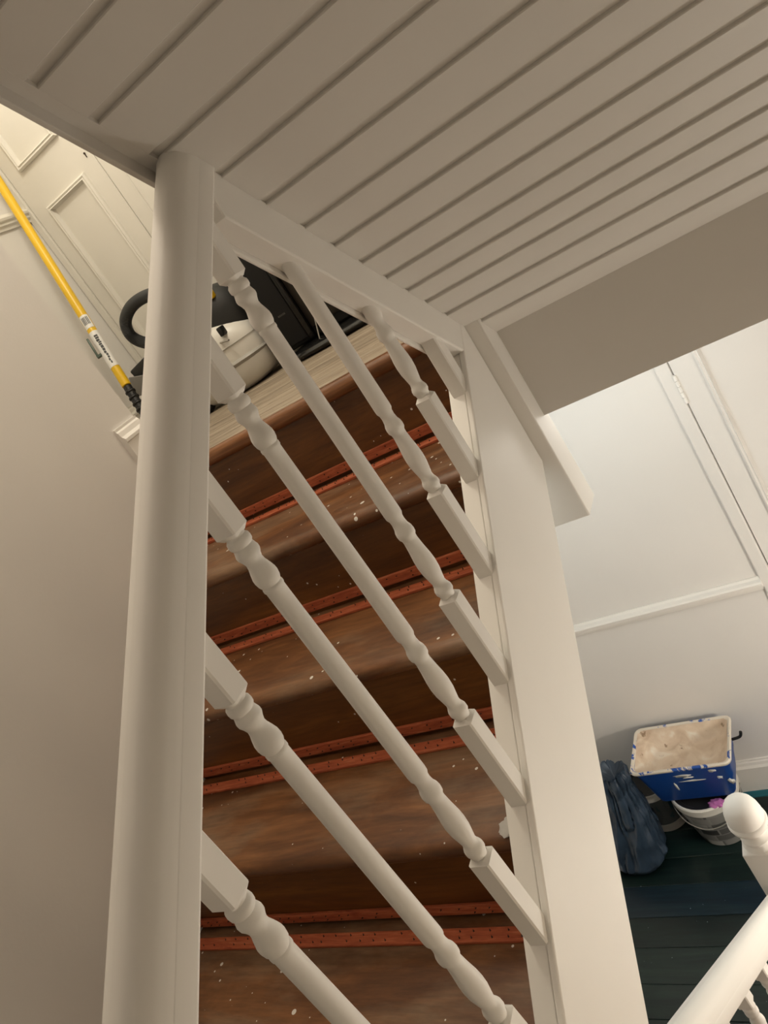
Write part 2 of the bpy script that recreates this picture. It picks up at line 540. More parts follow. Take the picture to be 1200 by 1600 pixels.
# outer string: body with a facing board on the well side, wall string on the other side
def string_pts(ct, cb, ya, yb):
    return [(ya, PB * ya + cb), (yb, PB * yb + cb), (yb, PB * yb + ct), (ya, PB * ya + ct)]
st_link('outer_string', prism_x(string_pts(-1.433, -1.785, -0.06, 1.484), XS0, -0.606, 0.002), M_GLOSS, 20)
st_link('string_facing', prism_x(string_pts(-1.4305, -1.790, -0.06, 1.4845), -0.6055, XS1, 0.003), M_GLOSS, 20)
st_link('wall_string', prism_x(string_pts(-1.433, -1.78, -0.06, 1.45), XW, XW + 0.016, 0.002), M_GLOSS, 20)
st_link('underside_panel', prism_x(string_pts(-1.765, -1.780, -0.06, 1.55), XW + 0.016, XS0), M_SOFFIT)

# lumps of filler on the tread beside the string
fb = bmesh.new()
bmesh.ops.create_icosphere(fb, subdivisions=3, radius=1.0)
for v in fb.verts:
    n = noise.noise(v.co * 2.0) * 0.35 + noise.noise(v.co * 7.0) * 0.12
    v.co = v.co * (1 + n)
    v.co = Vector((v.co.x * 0.022, v.co.y * 0.020, v.co.z * 0.005))
bmesh.ops.translate(fb, verts=fb.verts, vec=(XS0 - 0.016, NY - 3 * GO + 0.03, NZ - 3 * RI + 0.009))
M_FILL = plain('grey_white_filler', (0.55, 0.53, 0.50), 0.8, 0, 90, 0.4, 0.3)
st_link('filler_lump', fb, M_FILL, 60)

# ------------------------------------------------------------------ balustrade of the flight in view
bal = setp(empty('stair_balustrade', (-0.617, 0.5, -1.03)), 'white painted balustrade with moulded handrail and turned spindles beside the brown stairs', 'balustrade')
BO = Vector((-0.617, 0.5, -1.03))

HS = 0.016
def baluster_mesh(name, top_ext, bot_ext, ch=0.005):
    """origin at the top of the turning; turning runs down 0.563"""
    bm = bmesh.new()
    L = 0.563
    def block(za, zb, ta, tb):
        # square block with chamfered corners towards the turning end (ta / tb flags)
        rings = []
        zs = []
        if ta: zs += [(za, 0.70), (za + 0.006, 1.0)]
        else: zs += [(za, 1.0)]
        if tb: zs += [(zb - 0.006, 1.0), (zb, 0.70)]
        else: zs += [(zb, 1.0)]
        for z, s in zs:
            h = HS * s if s < 1 else HS
            c = 0.0025
            rings.append([bm.verts.new(p + (z,)) for p in ((-h, -h + c), (-h + c, -h), (h - c, -h), (h, -h + c), (h, h - c), (h - c, h), (-h + c, h), (-h, h - c))])
        for a, b in zip(rings, rings[1:]):
            for q in range(8):
                bm.faces.new((a[q], a[(q + 1) % 8], b[(q + 1) % 8], b[q]))
        bm.faces.new(rings[0][::-1]); bm.faces.new(rings[-1])
    block(0.0, top_ext, True, False)
    block(-L - bot_ext, -L, False, True)
    pr = [(0.0125, 0.002), (0.0125, -0.002), (0.0150, -0.005), (0.0155, -0.009), (0.0150, -0.013), (0.0130, -0.0155), (0.0140, -0.019), (0.0155, -0.024), (0.0152, -0.028), (0.0128, -0.033),
          (0.0112, -0.038), (0.0118, -0.043), (0.0140, -0.050), (0.0158, -0.057), (0.0160, -0.062), (0.0150, -0.068), (0.0130, -0.0725), (0.0138, -0.0745), (0.0138, -0.078), (0.0128, -0.080),
          (0.0128, -0.10), (0.0131, -0.20), (0.0138, -0.34), (0.0142, -0.398), (0.0138, -0.404), (0.0116, -0.409), (0.0112, -0.416), (0.0122, -0.424), (0.0145, -0.430), (0.0152, -0.436), (0.0146, -0.442), (0.0122, -0.446),
          (0.0118, -0.452), (0.0130, -0.467), (0.0152, -0.486), (0.0158, -0.498), (0.0150, -0.512), (0.0122, -0.528), (0.0110, -0.535), (0.0120, -0.541), (0.0132, -0.543), (0.0150, -0.548), (0.0150, -0.554), (0.0128, -0.558), (0.0120, -0.565)]
    lathe_bm(pr, 24, bm)
    return mesh_from(bm, name, 38)

BM_ = baluster_mesh('baluster', 0.10, 0.24)
random.seed(9)
for k in range(0, 10):
    yb = 1.362 - 0.1469 * k
    zu = 0.025 - 0.1161 * (k - 3)
    if k < 3: continue
    link('baluster', BM_, M_GLOSS, bal, Vector((-0.617, yb, zu)) - BO)
# the three under the string of the upper flight are cut short by it
for k in range(0, 3):
    yb = 1.362 - 0.1469 * k
    zu = 0.025 - 0.1161 * (k - 3)
    ztop = 1.0336 - PC * yb - 0.055
    me = BM_.copy()
    bm = bmesh.new(); bm.from_mesh(me)
    bmesh.ops.bisect_plane(bm, geom=bm.verts[:] + bm.edges[:] + bm.faces[:], plane_co=(0, 0, ztop - zu), plane_no=(0, PC, 1), clear_outer=True)
    bmesh.ops.holes_fill(bm, edges=[e for e in bm.edges if e.is_boundary])
    bm.to_mesh(me); bm.free()
    me.shade_smooth(); me.set_sharp_from_angle(angle=math.radians(38))
    link('baluster', me, M_GLOSS, bal, Vector((-0.617, yb, zu)) - BO)

def rail_profile(ctrl, n=6):
    """closed smooth profile from one side's control points, mirrored"""
    half = []
    P = [Vector((x, h, 0)) for x, h in ctrl]
    for i in range(len(P) - 1):
        p0, p1, p2, p3 = P[max(i - 1, 0)], P[i], P[i + 1], P[min(i + 2, len(P) - 1)]
        for q in range(n):
            t = q / n
            v = 0.5 * ((2 * p1) + (p2 - p0) * t + (2 * p0 - 5 * p1 + 4 * p2 - p3) * t * t + (3 * p1 - p0 - 3 * p2 + p3) * t ** 3)
            half.append((v.x, v.y))
    half.append((P[-1].x, P[-1].y))
    return half + [(-x, h) for x, h in half[::-1][1:]]
RAIL_TOP = rail_profile([(0.0302, 0.0270), (0.0292, 0.0350), (0.0268, 0.0450), (0.0220, 0.0550), (0.0145, 0.0620), (0.0070, 0.0652), (0.0, 0.0662)])
RAIL = [(0.023, 0.0), (0.0290, 0.0015), (0.0305, 0.0045), (0.0305, 0.0262)] + RAIL_TOP + [(-0.0305, 0.0262), (-0.0305, 0.0045), (-0.0290, 0.0015), (-0.023, 0.0)]
def rail_bm(xc, m, c, start, end, vs=1.0, hs=1.0):
    """profile swept along z = m*y + c (+ vertical profile height); start / end are functions (height above base) -> y"""
    bm = bmesh.new()
    A, B = [], []
    k = math.sqrt(1 + m * m)
    for x, h in RAIL:
        h = h * vs * k
        ya, yb = start(h), end(h)
        A.append(bm.verts.new((xc + x * hs, ya, m * ya + c + h)))
        B.append(bm.verts.new((xc + x * hs, yb, m * yb + c + h)))
    n = len(RAIL)
    bm.faces.new(A); bm.faces.new(B[::-1])
    for i in range(n):
        bm.faces.new((A[i], B[i], B[(i + 1) % n], A[(i + 1) % n]))
    return bm
CB = -0.622
bm = rail_bm(-0.616, PB, CB, lambda h: -0.06, lambda h: (1.0336 + 0.004 - CB - h) / (PB + PC))
bmesh.ops.translate(bm, verts=bm.verts, vec=-BO)
link('handrail', mesh_from(bm, 'handrail', 24), M_GLOSS, bal)

# dropped newel where the string meets the landing
nb = bmesh.new()
bm_box(nb, -0.652, -0.562, 1.485, 1.575, -0.785, 1.0336 - PC * 1.53 + 0.05, 0.004, 2)
bmesh.ops.translate(nb, verts=nb.verts, vec=-BO)
link('newel_drop', mesh_from(nb, 'newel_drop', 20), M_GLOSS, bal)

# ------------------------------------------------------------------ the flight above: boarded soffit, string, carcass
UPO = Vector((-0.1, 0.8, 0.3))
up = setp(empty('upper_staircase', UPO), 'underside of the upper stair flight lined with white grooved boards', 'staircase')
def up_link(name, bm, mat, smooth=None):
    bmesh.ops.translate(bm, verts=bm.verts, vec=-UPO)
    return link(name, mesh_from(bm, name, smooth), mat, up)

def sz(y): return 1.0336 - PC * y
nrm = Vector((0, PC, 1)).normalized()
# groove positions along y
G = [1.545, 1.492, 1.430, 1.377, 1.330, 1.281, 1.229, 1.175, 1.122, 1.060, 0.996, 0.934, 0.868, 0.810, 0.753]
while G[-1] > -0.12: G.append(G[-1] - 0.058)
GW = 0.0052
for a, b in zip(G, G[1:]):
    y1, y0 = a - (GW if a < 1.54 else 0), b + GW
    th = 0.012
    pts = [(y0, sz(y0)), (y1, sz(y1)), (y1 + nrm.y * th, sz(y1) + nrm.z * th), (y0 + nrm.y * th, sz(y0) + nrm.z * th)]
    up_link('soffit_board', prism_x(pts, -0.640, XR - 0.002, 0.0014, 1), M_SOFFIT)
def slope_slab(name, x0, x1, ya, yb, lo, hi, mat, bevel=0.0):
    """slab parallel to the soffit; lo / hi are vertical offsets from the soffit face"""
    pts = [(ya, sz(ya) + lo), (yb, sz(yb) + lo), (yb, sz(yb) + hi), (ya, sz(ya) + hi)]
    return up_link(name, prism_x(pts, x0, x1, bevel), mat, 20 if bevel else None)
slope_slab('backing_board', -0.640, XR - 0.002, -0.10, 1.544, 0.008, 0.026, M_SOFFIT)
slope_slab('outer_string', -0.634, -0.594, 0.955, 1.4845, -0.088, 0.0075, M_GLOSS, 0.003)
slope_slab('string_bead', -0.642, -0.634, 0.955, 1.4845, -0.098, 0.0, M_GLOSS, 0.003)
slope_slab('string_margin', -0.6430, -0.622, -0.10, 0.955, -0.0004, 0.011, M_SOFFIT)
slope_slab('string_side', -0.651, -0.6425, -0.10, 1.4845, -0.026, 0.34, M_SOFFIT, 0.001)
# treads and risers above the soffit
for k in range(7):
    y0 = 1.545 - 0.23 * k
    z0 = ZL + 0.204 * (k + 1)
    bm = bmesh.new(); bm_box(bm, -0.642, XR - 0.002, y0 - 0.26, y0, z0 - 0.03, z0); up_link('tread', bm, M_NOSING)
    bm = bmesh.new(); bm_box(bm, -0.642, XR - 0.002, y0 - 0.02, y0 - 0.001, z0 - 0.204, z0 - 0.03); up_link('riser', bm, M_RISER)

# ------------------------------------------------------------------ the flight below with its newel and balustrade
LBO = Vector((-0.607, 1.47, ZF))
lb = setp(empty('lower_balustrade', LBO), 'white lower handrail running down to a newel post with an acorn finial', 'balustrade')
def lb_link(name, bm, mat, smooth=None, parent=None):
    bmesh.ops.translate(bm, verts=bm.verts, vec=-LBO)
    return link(name, mesh_from(bm, name, smooth), mat, parent or lb)
NX, NYP = -0.607, 1.485
nwz = -1.875
bm = bmesh.new(); bm_box(bm, NX - 0.045, NX + 0.045, NYP - 0.045, NYP + 0.045, ZF, nwz, 0.004, 2)
nw = lb_link('newel_post', bm, M_GLOSS, 20)
ac = [(0.043, nwz - 0.001), (0.043, nwz + 0.004), (0.036, nwz + 0.010), (0.034, nwz + 0.016), (0.040, nwz + 0.021), (0.040, nwz + 0.027), (0.033, nwz + 0.032), (0.027, nwz + 0.040), (0.029, nwz + 0.048), (0.040, nwz + 0.058),
      (0.050, nwz + 0.070), (0.0525, nwz + 0.079), (0.0515, nwz + 0.086), (0.0475, nwz + 0.0885), (0.0490, nwz + 0.094), (0.0490, nwz + 0.105), (0.0465, nwz + 0.122), (0.041, nwz + 0.138), (0.032, nwz + 0.151), (0.020, nwz + 0.159), (0.009, nwz + 0.163), (0.0, nwz + 0.164)]
fin = lb_link('acorn_finial', lathe_bm([(r, z) for r, z in ac], 40, None, (NX, NYP)), M_GLOSS, 50)
CL = -0.800
PA = 0.898
bm = rail_bm(NX, -PA, CL, lambda h: -0.05, lambda h: NYP - 0.04, 1.0, 1.0)
lb_link('handrail', bm, M_GLOSS, 32)
k = 0
yb = NYP - 0.045 - 0.075
BL = baluster_mesh('lower_baluster', 0.085, 0.24)
while yb > 0.3:
    zt = -PA * yb + CL - 0.055
    link('baluster', BL, M_GLOSS, lb, Vector((NX, yb, zt)) - LBO)
    yb -= 0.1469 * 0.88
pts = [(NYP - 0.045, -PA * NYP + CL - 0.72), (NYP - 0.045, ZF), (NYP - 0.25, ZF), (-0.06, -1.78), (-0.06, 0.06 * PA + CL - 0.72)]
lb_link('string', prism_x(pts, NX - 0.022, NX + 0.022, 0.003), M_GLOSS, 20)

LSO = Vector((-0.1, 0.8, ZF))
ls = setp(empty('lower_staircase', LSO), 'dark brown wooden stair flight beside the acorn newel post', 'staircase')
for k in range(7):
    y0 = NYP - 0.02 - 0.21 * k
    zt = ZF + 0.188 * (k + 1)
    if zt > -1.52: break
    bm = bmesh.new(); bm_box(bm, NX + 0.024, XR - 0.002, y0 - 0.235, y0 + 0.02, zt - 0.03, zt, 0.004, 1)
    bmesh.ops.translate(bm, verts=bm.verts, vec=-LSO); link('tread', mesh_from(bm, 'tread'), M_TREAD, ls)
    bm = bmesh.new(); bm_box(bm, NX + 0.024, XR - 0.002, y0 - 0.018, y0, zt - 0.188, zt - 0.03)
    bmesh.ops.translate(bm, verts=bm.verts, vec=-LSO); link('riser', mesh_from(bm, 'riser'), M_RISER, ls)

# ------------------------------------------------------------------ things on the half landing
M_HOSE = plain('dark_grey_hose_rubber', (0.035, 0.037, 0.038), 0.5)
M_BLACK = plain('black_plastic', (0.008, 0.008, 0.008), 0.45)
M_BLACKM = plain('black_matt_plastic', (0.020, 0.020, 0.019), 0.6)
M_GLOSSBLK = plain('black_glossy_plastic', (0.008, 0.008, 0.008), 0.12, 0, 10, 0.0)
M_BROWNGL = plain('dark_brown_tinted_panel', (0.018, 0.014, 0.010), 0.4)
M_TVBLK = plain('matt_black_cabinet', (0.0045, 0.0042, 0.004), 0.8)
M_DIM = plain('dim_grey_print', (0.07, 0.068, 0.06), 0.5)
M_WPLAST = plain('white_plastic', (0.78, 0.76, 0.70), 0.35)
M_GPLAST = plain('grey_plastic', (0.42, 0.40, 0.36), 0.4)
M_YELLOW = plain('yellow_pole_paint', (0.80, 0.50, 0.012), 0.35, 0, 25, 0.05, 0.08)
M_STEEL = plain('brushed_steel', (0.45, 0.43, 0.40), 0.35, 0.8)
M_PAPER = plain('white_label_paper', (0.80, 0.79, 0.76), 0.5)
M_GREEN = plain('dark_green_plastic', (0.07, 0.10, 0.075), 0.4)

VO = Vector((-1.73, 2.29, ZL))
vac = setp(empty('vacuum_cleaner', VO), 'white and black canister vacuum cleaner with a dark looped hose on the landing', 'vacuum cleaner')
def vac_link(name, bm, mat, smooth=50, parent=None):
    bmesh.ops.translate(bm, verts=bm.verts, vec=-VO)
    return link(name, mesh_from(bm, name, smooth), mat, parent or vac)
bm = superell(-1.755, 2.29, -0.132, 0.215, 0.135, 0.130, 0.58, 0.75, 40, 22)
for v in bm.verts:      # nose lower than the tail
    t = (v.co.x + 1.95) / 0.42
    if v.co.z > -0.14: v.co.z = -0.14 + (v.co.z + 0.14) * (1.22 - 0.66 * max(0, t - 0.30))
body = vac_link('body', bm, M_WPLAST)
bm = superell(-1.755, 2.288, -0.160, 0.219, 0.141, 0.016, 0.5, 0.75, 40, 8); vac_link('side_band', bm, M_GPLAST, 50, None)
bm = superell(-1.757, 2.288, -0.100, 0.2165, 0.1375, 0.006, 0.6, 0.75, 40, 6); vac_link('bumper_line', bm, M_GPLAST, 50, None)
bm = superell(-1.725, 2.315, -0.02, 0.185, 0.115, 0.122, 0.75, 0.85, 36, 18); vac_link('motor_dome', bm, M_BLACKM)
bm = bmesh.new(); bm_box(bm, -1.625, -1.608, 2.165, 2.195, -0.062, -0.030, 0.004); vac_link('latch', bm, M_BLACK)
bm = tube_bm([(-1.640, 2.165, -0.075), (-1.60, 2.16, -0.082)], 0.0035, 8); vac_link('latch_wire', bm, M_STEEL)
bm = bmesh.new(); bm_box(bm, -1.665, -1.60, 2.225, 2.25, 0.055, 0.085, 0.004); vac_link('switch', bm, M_YELLOW)
for sx in (-1.88, -1.74):
    for sy in (2.20, 2.38):
        bm = lathe_bm([(0, -0.015), (0.032, -0.015), (0.036, -0.008), (0.036, 0.008), (0.032, 0.015), (0, 0.015)], 20)
        bmesh.ops.rotate(bm, verts=bm.verts, matrix=Matrix.Rotation(math.radians(90), 3, 'X'))
        bmesh.ops.translate(bm, verts=bm.verts, vec=(sx, sy, ZL + 0.036)); vac_link('wheel', bm, M_BLACK)
bm = tube_bm([(-1.69, 2.23, 0.06), (-1.70, 2.21, 0.13), (-1.765, 2.2, 0.171), (-1.836, 2.2, 0.187), (-1.901, 2.2, 0.183), (-1.954, 2.2, 0.157), (-1.972, 2.2, 0.116), (-1.955, 2.2, 0.079), (-1.909, 2.2, 0.045), (-1.85, 2.2, 0.03), (-1.80, 2.19, -0.05)], 0.0215, 16, None, 0.0016)
vac_link('hose', bm, M_HOSE, 60)
bm = bmesh.new(); bm_box(bm, -0.055, 0.055, -0.03, 0.03, -0.026, 0.026, 0.006)
bmesh.ops.rotate(bm, verts=bm.verts, matrix=Matrix.Rotation(math.radians(-8), 3, 'Y'))
bmesh.ops.translate(bm, verts=bm.verts, vec=(-1.965, 2.165, -0.006)); hd = vac_link('floor_head', bm, M_BLACKM)
bm = bmesh.new(); bm_box(bm, -0.05, 0.05, -0.004, 0.004, -0.036, 0.036, 0.002)
bmesh.ops.rotate(bm, verts=bm.verts, matrix=Matrix.Rotation(math.radians(18), 3, 'Y'))
bmesh.ops.translate(bm, verts=bm.verts, vec=(-1.995, 2.125, -0.052)); vac_link('sole_plate', bm, plain('dull_grey_plate', (0.22, 0.21, 0.195), 0.45))
bm = tube_bm([(-1.955, 2.165, -0.02), (-1.93, 2.165, ZL + 0.01)], 0.017, 14); vac_link('wand', bm, M_BLACK)
bm = bmesh.new(); bm_box(bm, -1.99, -1.87, 2.12, 2.21, ZL, ZL + 0.024, 0.006); vac_link('wand_foot', bm, M_BLACKM)

# black television on the floor
TO = Vector((-1.2, 2.28, ZL))
tv = setp(empty('television', TO), 'black television with a rounded glossy base standing behind the balusters', 'television')
def tv_link(name, bm, mat, smooth=45):
    bmesh.ops.translate(bm, verts=bm.verts, vec=-TO)
    return link(name, mesh_from(bm, name, smooth), mat, tv)
bm = superell(-1.19, 2.30, ZL + 0.017, 0.30, 0.185, 0.017, 0.5, 0.62, 48, 8); tv_link('base', bm, M_GLOSSBLK, 60)
bm = bmesh.new(); bm_box(bm, -1.532, -0.82, 2.235, 2.40, ZL + 0.034, 0.42, 0.012, 3); tv_link('cabinet', bm, M_TVBLK, 20)
bm = bmesh.new(); bm_box(bm, -1.528, -1.375, 2.226, 2.236, ZL + 0.05, 0.40, 0.003); tv_link('side_panel', bm, M_TVBLK)
bm = bmesh.new(); bm_box(bm, -1.366, -1.346, 2.214, 2.236, ZL + 0.04, 0.41, 0.004); tv_link('bezel', bm, M_GLOSSBLK)
bm = bmesh.new(); bm_box(bm, -1.345, -0.85, 2.229, 2.236, ZL + 0.07, 0.39, 0.002); tv_link('screen', bm, M_BROWNGL)
bm = bmesh.new()
for q in range(5): bm_box(bm, -1.43 + q * 0.0065, -1.4255 + q * 0.0065, 2.2245, 2.2262, -0.112, -0.106)
tv_link('maker_mark', bm, M_DIM)
bm = tube_bm([(-1.31, 2.205, 0.12), (-1.295, 2.195, -0.03), (-1.275, 2.19, -0.09), (-1.285, 2.185, -0.15), (-1.31, 2.17, ZL + 0.028)], 0.0022, 8); tv_link('cable', bm, M_GPLAST)

# yellow extension pole leaning into the corner
PA_ = Vector((-1.98, 2.04, -0.0137)); PB_ = Vector((-2.20, 2.377, 0.794))
ax = (PB_ - PA_)
LEN = ax.length
pbase = PA_ - ax * 0.292
pole = setp(empty('extension_pole', pbase), 'yellow extension pole with a paper label leaning in the landing corner', 'pole')
pole.rotation_mode = 'QUATERNION'
pole.rotation_quaternion = ax.normalized().to_track_quat('Z', 'Y')
def pz(t): return (t + 0.292) * LEN
def pole_lathe(name, t0, t1, r, mat, bev=0.002, n=24):
    z0, z1 = pz(t0), pz(t1)
    return link(name, mesh_from(lathe_bm([(0, z0), (r - bev, z0), (r, z0 + bev), (r, z1 - bev), (r - bev, z1), (0, z1)], n), name, 40), mat, pole)
pole_lathe('shaft', -0.01, 1.22, 0.0165, M_YELLOW)
pole_lathe('threaded_end', -0.285, -0.012, 0.0150, M_BLACK)
for q in range(9):
    pole_lathe('thread_ring', -0.26 + q * 0.027, -0.248 + q * 0.027, 0.0185, M_BLACK, 0.003)
pole_lathe('end_cap', 1.22, 1.26, 0.018, M_BLACK)
# direction round the pole that faces the stairs
inv = pole.rotation_quaternion.inverted()
fd = inv @ Vector((0.68, -0.73, 0.0)); FA = math.atan2(fd.y, fd.x)
def shell(name, t0, t1, a0, a1, r, mat, n=14, parent=None):
    bm = bmesh.new(); z0, z1 = pz(t0), pz(t1)
    R_ = []
    for rr in (r, r + 0.0006):
        for z in (z0, z1):
            R_.append([bm.verts.new((rr * math.cos(FA + a0 + (a1 - a0) * i / n), rr * math.sin(FA + a0 + (a1 - a0) * i / n), z)) for i in range(n + 1)])
    i0, i1, o0, o1 = R_
    for i in range(n):
        bm.faces.new((o0[i], o0[i + 1], o1[i + 1], o1[i])); bm.faces.new((i0[i], i1[i], i1[i + 1], i0[i + 1]))
        bm.faces.new((i0[i], i0[i + 1], o0[i + 1], o0[i])); bm.faces.new((i1[i], o1[i], o1[i + 1], i1[i + 1]))
    bm.faces.new((i0[0], o0[0], o1[0], i1[0])); bm.faces.new((i0[n], i1[n], o1[n], o0[n]))
    return link(name, mesh_from(bm, name, 40), mat, parent or pole)
bc = shell('barcode_sticker', 0.262, 0.322, -1.1, 1.0, 0.0167, M_PAPER)
for q, (a, wd) in enumerate(((-0.72, 0.08), (-0.56, 0.04), (-0.42, 0.12), (-0.22, 0.05), (-0.10, 0.09), (0.08, 0.04), (0.2, 0.12), (0.4, 0.05), (0.53, 0.09))):
    shell('bar', 0.278, 0.312, a, a + wd, 0.01735, M_BLACK, 3, bc)
lbp = shell('paper_label', 0.078, 0.245, -1.5, 1.25, 0.0167, M_PAPER)
rnd = random.Random(3)
t = 0.225
while t > 0.10:
    h = rnd.uniform(0.006, 0.012)
    wd = 0.30 * (t - 0.05) / 0.17 + 0.05
    a = 0.05 + rnd.uniform(-0.08, 0.08)
    shell('print_mark', t - h, t, a - wd, a + wd, 0.01735, M_BLACK, 4, lbp)
    t -= h + 0.002
cl = bmesh.new(); bm_box(cl, -0.004, 0.004, -0.004, 0.004, pz(0.145), pz(0.235), 0.0025)
bmesh.ops.translate(cl, verts=cl.verts, vec=(0.030 * math.cos(FA - 1.5), 0.030 * math.sin(FA - 1.5), 0))
bm_box(cl, 0.012 * math.cos(FA - 1.5) - 0.004, 0.030 * math.cos(FA - 1.5) + 0.004, min(0.012 * math.sin(FA - 1.5), 0.03 * math.sin(FA - 1.5)) - 0.003, max(0.012 * math.sin(FA - 1.5), 0.03 * math.sin(FA - 1.5)) + 0.003, pz(0.145), pz(0.155))
link('lock_clip', mesh_from(cl, 'lock_clip', 40), M_GREEN, pole)

# ------------------------------------------------------------------ things in the lower hall
def splashed(name, base, splash, thr=0.58, scale=9.0, rough=0.35, stretch=(1, 1, 1), soft=0.03):
    m, nt, b = new_mat(name)
    v = coords(nt, stretch, False)
    n = N(nt, 'ShaderNodeTexNoise', Scale=scale, Detail=6.0, Roughness=0.65, Distortion=1.2); nt.links.new(v, n.inputs['Vector'])
    f = ramp(nt, n.outputs['Fac'], [(thr, 0.0), (thr + soft, 1.0)])
    nt.links.new(mix(nt, f, base, splash), b.inputs['Base Color'])
    b.inputs['Roughness'].default_value = rough
    bump(nt, n.outputs['Fac'], b, 0.25, 0.002)
    return m
CREAMP = (0.72, 0.60, 0.47)
M_BLUE = splashed('blue_scuttle_plastic', (0.006, 0.065, 0.33), (0.62, 0.62, 0.58), 0.66, 7.0, 0.4)
M_RIM = splashed('cream_caked_rim', (0.02, 0.09, 0.40), (0.75, 0.68, 0.58), 0.40, 14.0, 0.5)
M_PASTE, nt, b = new_mat('dried_cream_paint')
v = coords(nt, (1, 1, 1), False)
n1 = N(nt, 'ShaderNodeTexNoise', Scale=10.0, Detail=5.0, Distortion=1.0); nt.links.new(v, n1.inputs['Vector'])
n2 = N(nt, 'ShaderNodeTexNoise', Scale=26.0, Detail=6.0, Distortion=0.5); nt.links.new(v, n2.inputs['Vector'])
c1 = ramp(nt, n1.outputs['Fac'], [(0.35, (0.62, 0.47, 0.34)), (0.55, (0.74, 0.60, 0.46)), (0.68, (0.86, 0.80, 0.70))])
c2 = mix(nt, ramp(nt, n2.outputs['Fac'], [(0.66, 0.0), (0.70, 1.0)]), c1, (0.33, 0.22, 0.14))
nt.links.new(c2, b.inputs['Base Color']); b.inputs['Roughness'].default_value = 0.6
bump(nt, n1.outputs['Fac'], b, 0.5, 0.006)

def rrect(cx, cy, hx, hy, r, z, n=6):
    pts = []
    for qx, qy, a0 in ((1, 1, 0), (-1, 1, 90), (-1, -1, 180), (1, -1, 270)):
        for i in range(n + 1):
            a = math.radians(a0 + 90 * i / n)
            pts.append((cx + qx * (hx - r) + r * math.cos(a), cy + qy * (hy - r) + r * math.sin(a), z))
    return pts
def loft(rings, cap0=True, cap1=False, bm=None):
    bm = bm or bmesh.new()
    R_ = [[bm.verts.new(p) for p in r] for r in rings]
    n = len(R_[0])
    for a, b2 in zip(R_, R_[1:]):
        for i in range(n):
            bm.faces.new((a[i], a[(i + 1) % n], b2[(i + 1) % n], b2[i]))
    if cap0: bm.faces.new(R_[0][::-1])
    if cap1: bm.faces.new(R_[-1])
    return bm

SO = Vector((-1.045, 2.345, -2.573))
sc = setp(empty('paint_scuttle', SO), 'rectangular blue paint scuttle caked with cream paint, stacked on buckets', 'scuttle')
def sc_link(name, bm, mat, smooth=40):
    bmesh.ops.translate(bm, verts=bm.verts, vec=-SO)
    bmesh.ops.rotate(bm, verts=bm.verts, matrix=Matrix.Rotation(math.radians(-1.5), 3, 'Z'))
    return link(name, mesh_from(bm, name, smooth), mat, sc)
cx, cy = -1.045, 2.345
sc_link('body', loft([rrect(cx - 0.012, cy, 0.150, 0.085, 0.03, -2.573), rrect(cx - 0.012, cy, 0.156, 0.091, 0.03, -2.567), rrect(cx, cy, 0.193, 0.117, 0.028, -2.372), rrect(cx, cy, 0.197, 0.120, 0.028, -2.366),
                     rrect(cx, cy, 0.190, 0.113, 0.026, -2.366), rrect(cx, cy, 0.172, 0.100, 0.03, -2.470), rrect(cx, cy, 0.165, 0.095, 0.03, -2.480)], True, True), M_BLUE)
sc_link('rim', loft([rrect(cx, cy, 0.194, 0.117, 0.026, -2.374), rrect(cx, cy, 0.201, 0.124, 0.028, -2.372), rrect(cx, cy, 0.203, 0.126, 0.028, -2.363), rrect(cx, cy, 0.199, 0.122, 0.027, -2.358), rrect(cx, cy, 0.193, 0.116, 0.025, -2.359), rrect(cx, cy, 0.187, 0.110, 0.025, -2.366)], False, False), M_RIM)
# caked paint inside: uneven lining
bm = bmesh.new()
rows = []
NXs, NYs = 40, 26
for j in range(NYs + 1):
    row = []
    for i in range(NXs + 1):
        u, v_ = -1 + 2 * i / NXs, -1 + 2 * j / NYs
        e = max(abs(u), abs(v_))
        # map square to rounded rect
        x = cx + u * 0.188; yq = cy + v_ * 0.111
        z = -2.425 + 0.058 * max(0, (e - 0.55) / 0.45) ** 1.6 + 0.02 * (v_ * 0.5 + 0.2)
        z += 0.010 * noise.noise(Vector((x * 16, yq * 16, 3.1))) + 0.004 * noise.noise(Vector((x * 45, yq * 45, 1.1)))
        z = min(z, -2.362)
        row.append(bm.verts.new((x, yq, z)))
    rows.append(row)
for a, b2 in zip(rows, rows[1:]):
    for i in range(NXs): bm.faces.new((a[i], a[i + 1], b2[i + 1], b2[i]))
sc_link('caked_paint', bm, M_PASTE, 60)
bm = tube_bm([(cx + 0.192, cy + 0.03, -2.40), (cx + 0.225, cy + 0.035, -2.395), (cx + 0.235, cy + 0.04, -2.375)], 0.006, 8); sc_link('handle_stub', bm, M_BLACK)
bm = bmesh.new()   # pale smears on the front
rnd = random.Random(5)
for (px, pzz, wx, hz) in ((-1.05, -2.412, 0.04, 0.008), (-1.03, -2.424, 0.026, 0.006), (-1.02, -2.446, 0.055, 0.006), (-1.10, -2.482, 0.006, 0.03), (-0.915, -2.445, 0.014, 0.010), (-0.885, -2.478, 0.016, 0.02), (-0.93, -2.40, 0.016, 0.010)):
    t = (pzz + 2.567) / (2.567 - 2.372)
    yf = cy - (0.091 + 0.026 * t)
    vs = []
    for q in range(12):
        a = 2 * math.pi * q / 12
        rr = rnd.uniform(0.6, 1.1)
        dz = hz * rr * math.sin(a)
        vs.append(bm.verts.new((px + wx * rr * math.cos(a), yf - 0.0012 - 0.133 * dz, pzz + dz)))
    bm.faces.new(vs)
ps = sc_link('paint_smears', bm, M_PAPER)
setp(ps, kind='stuff')
md = ps.modifiers.new('thick', 'SOLIDIFY'); md.thickness = 0.001

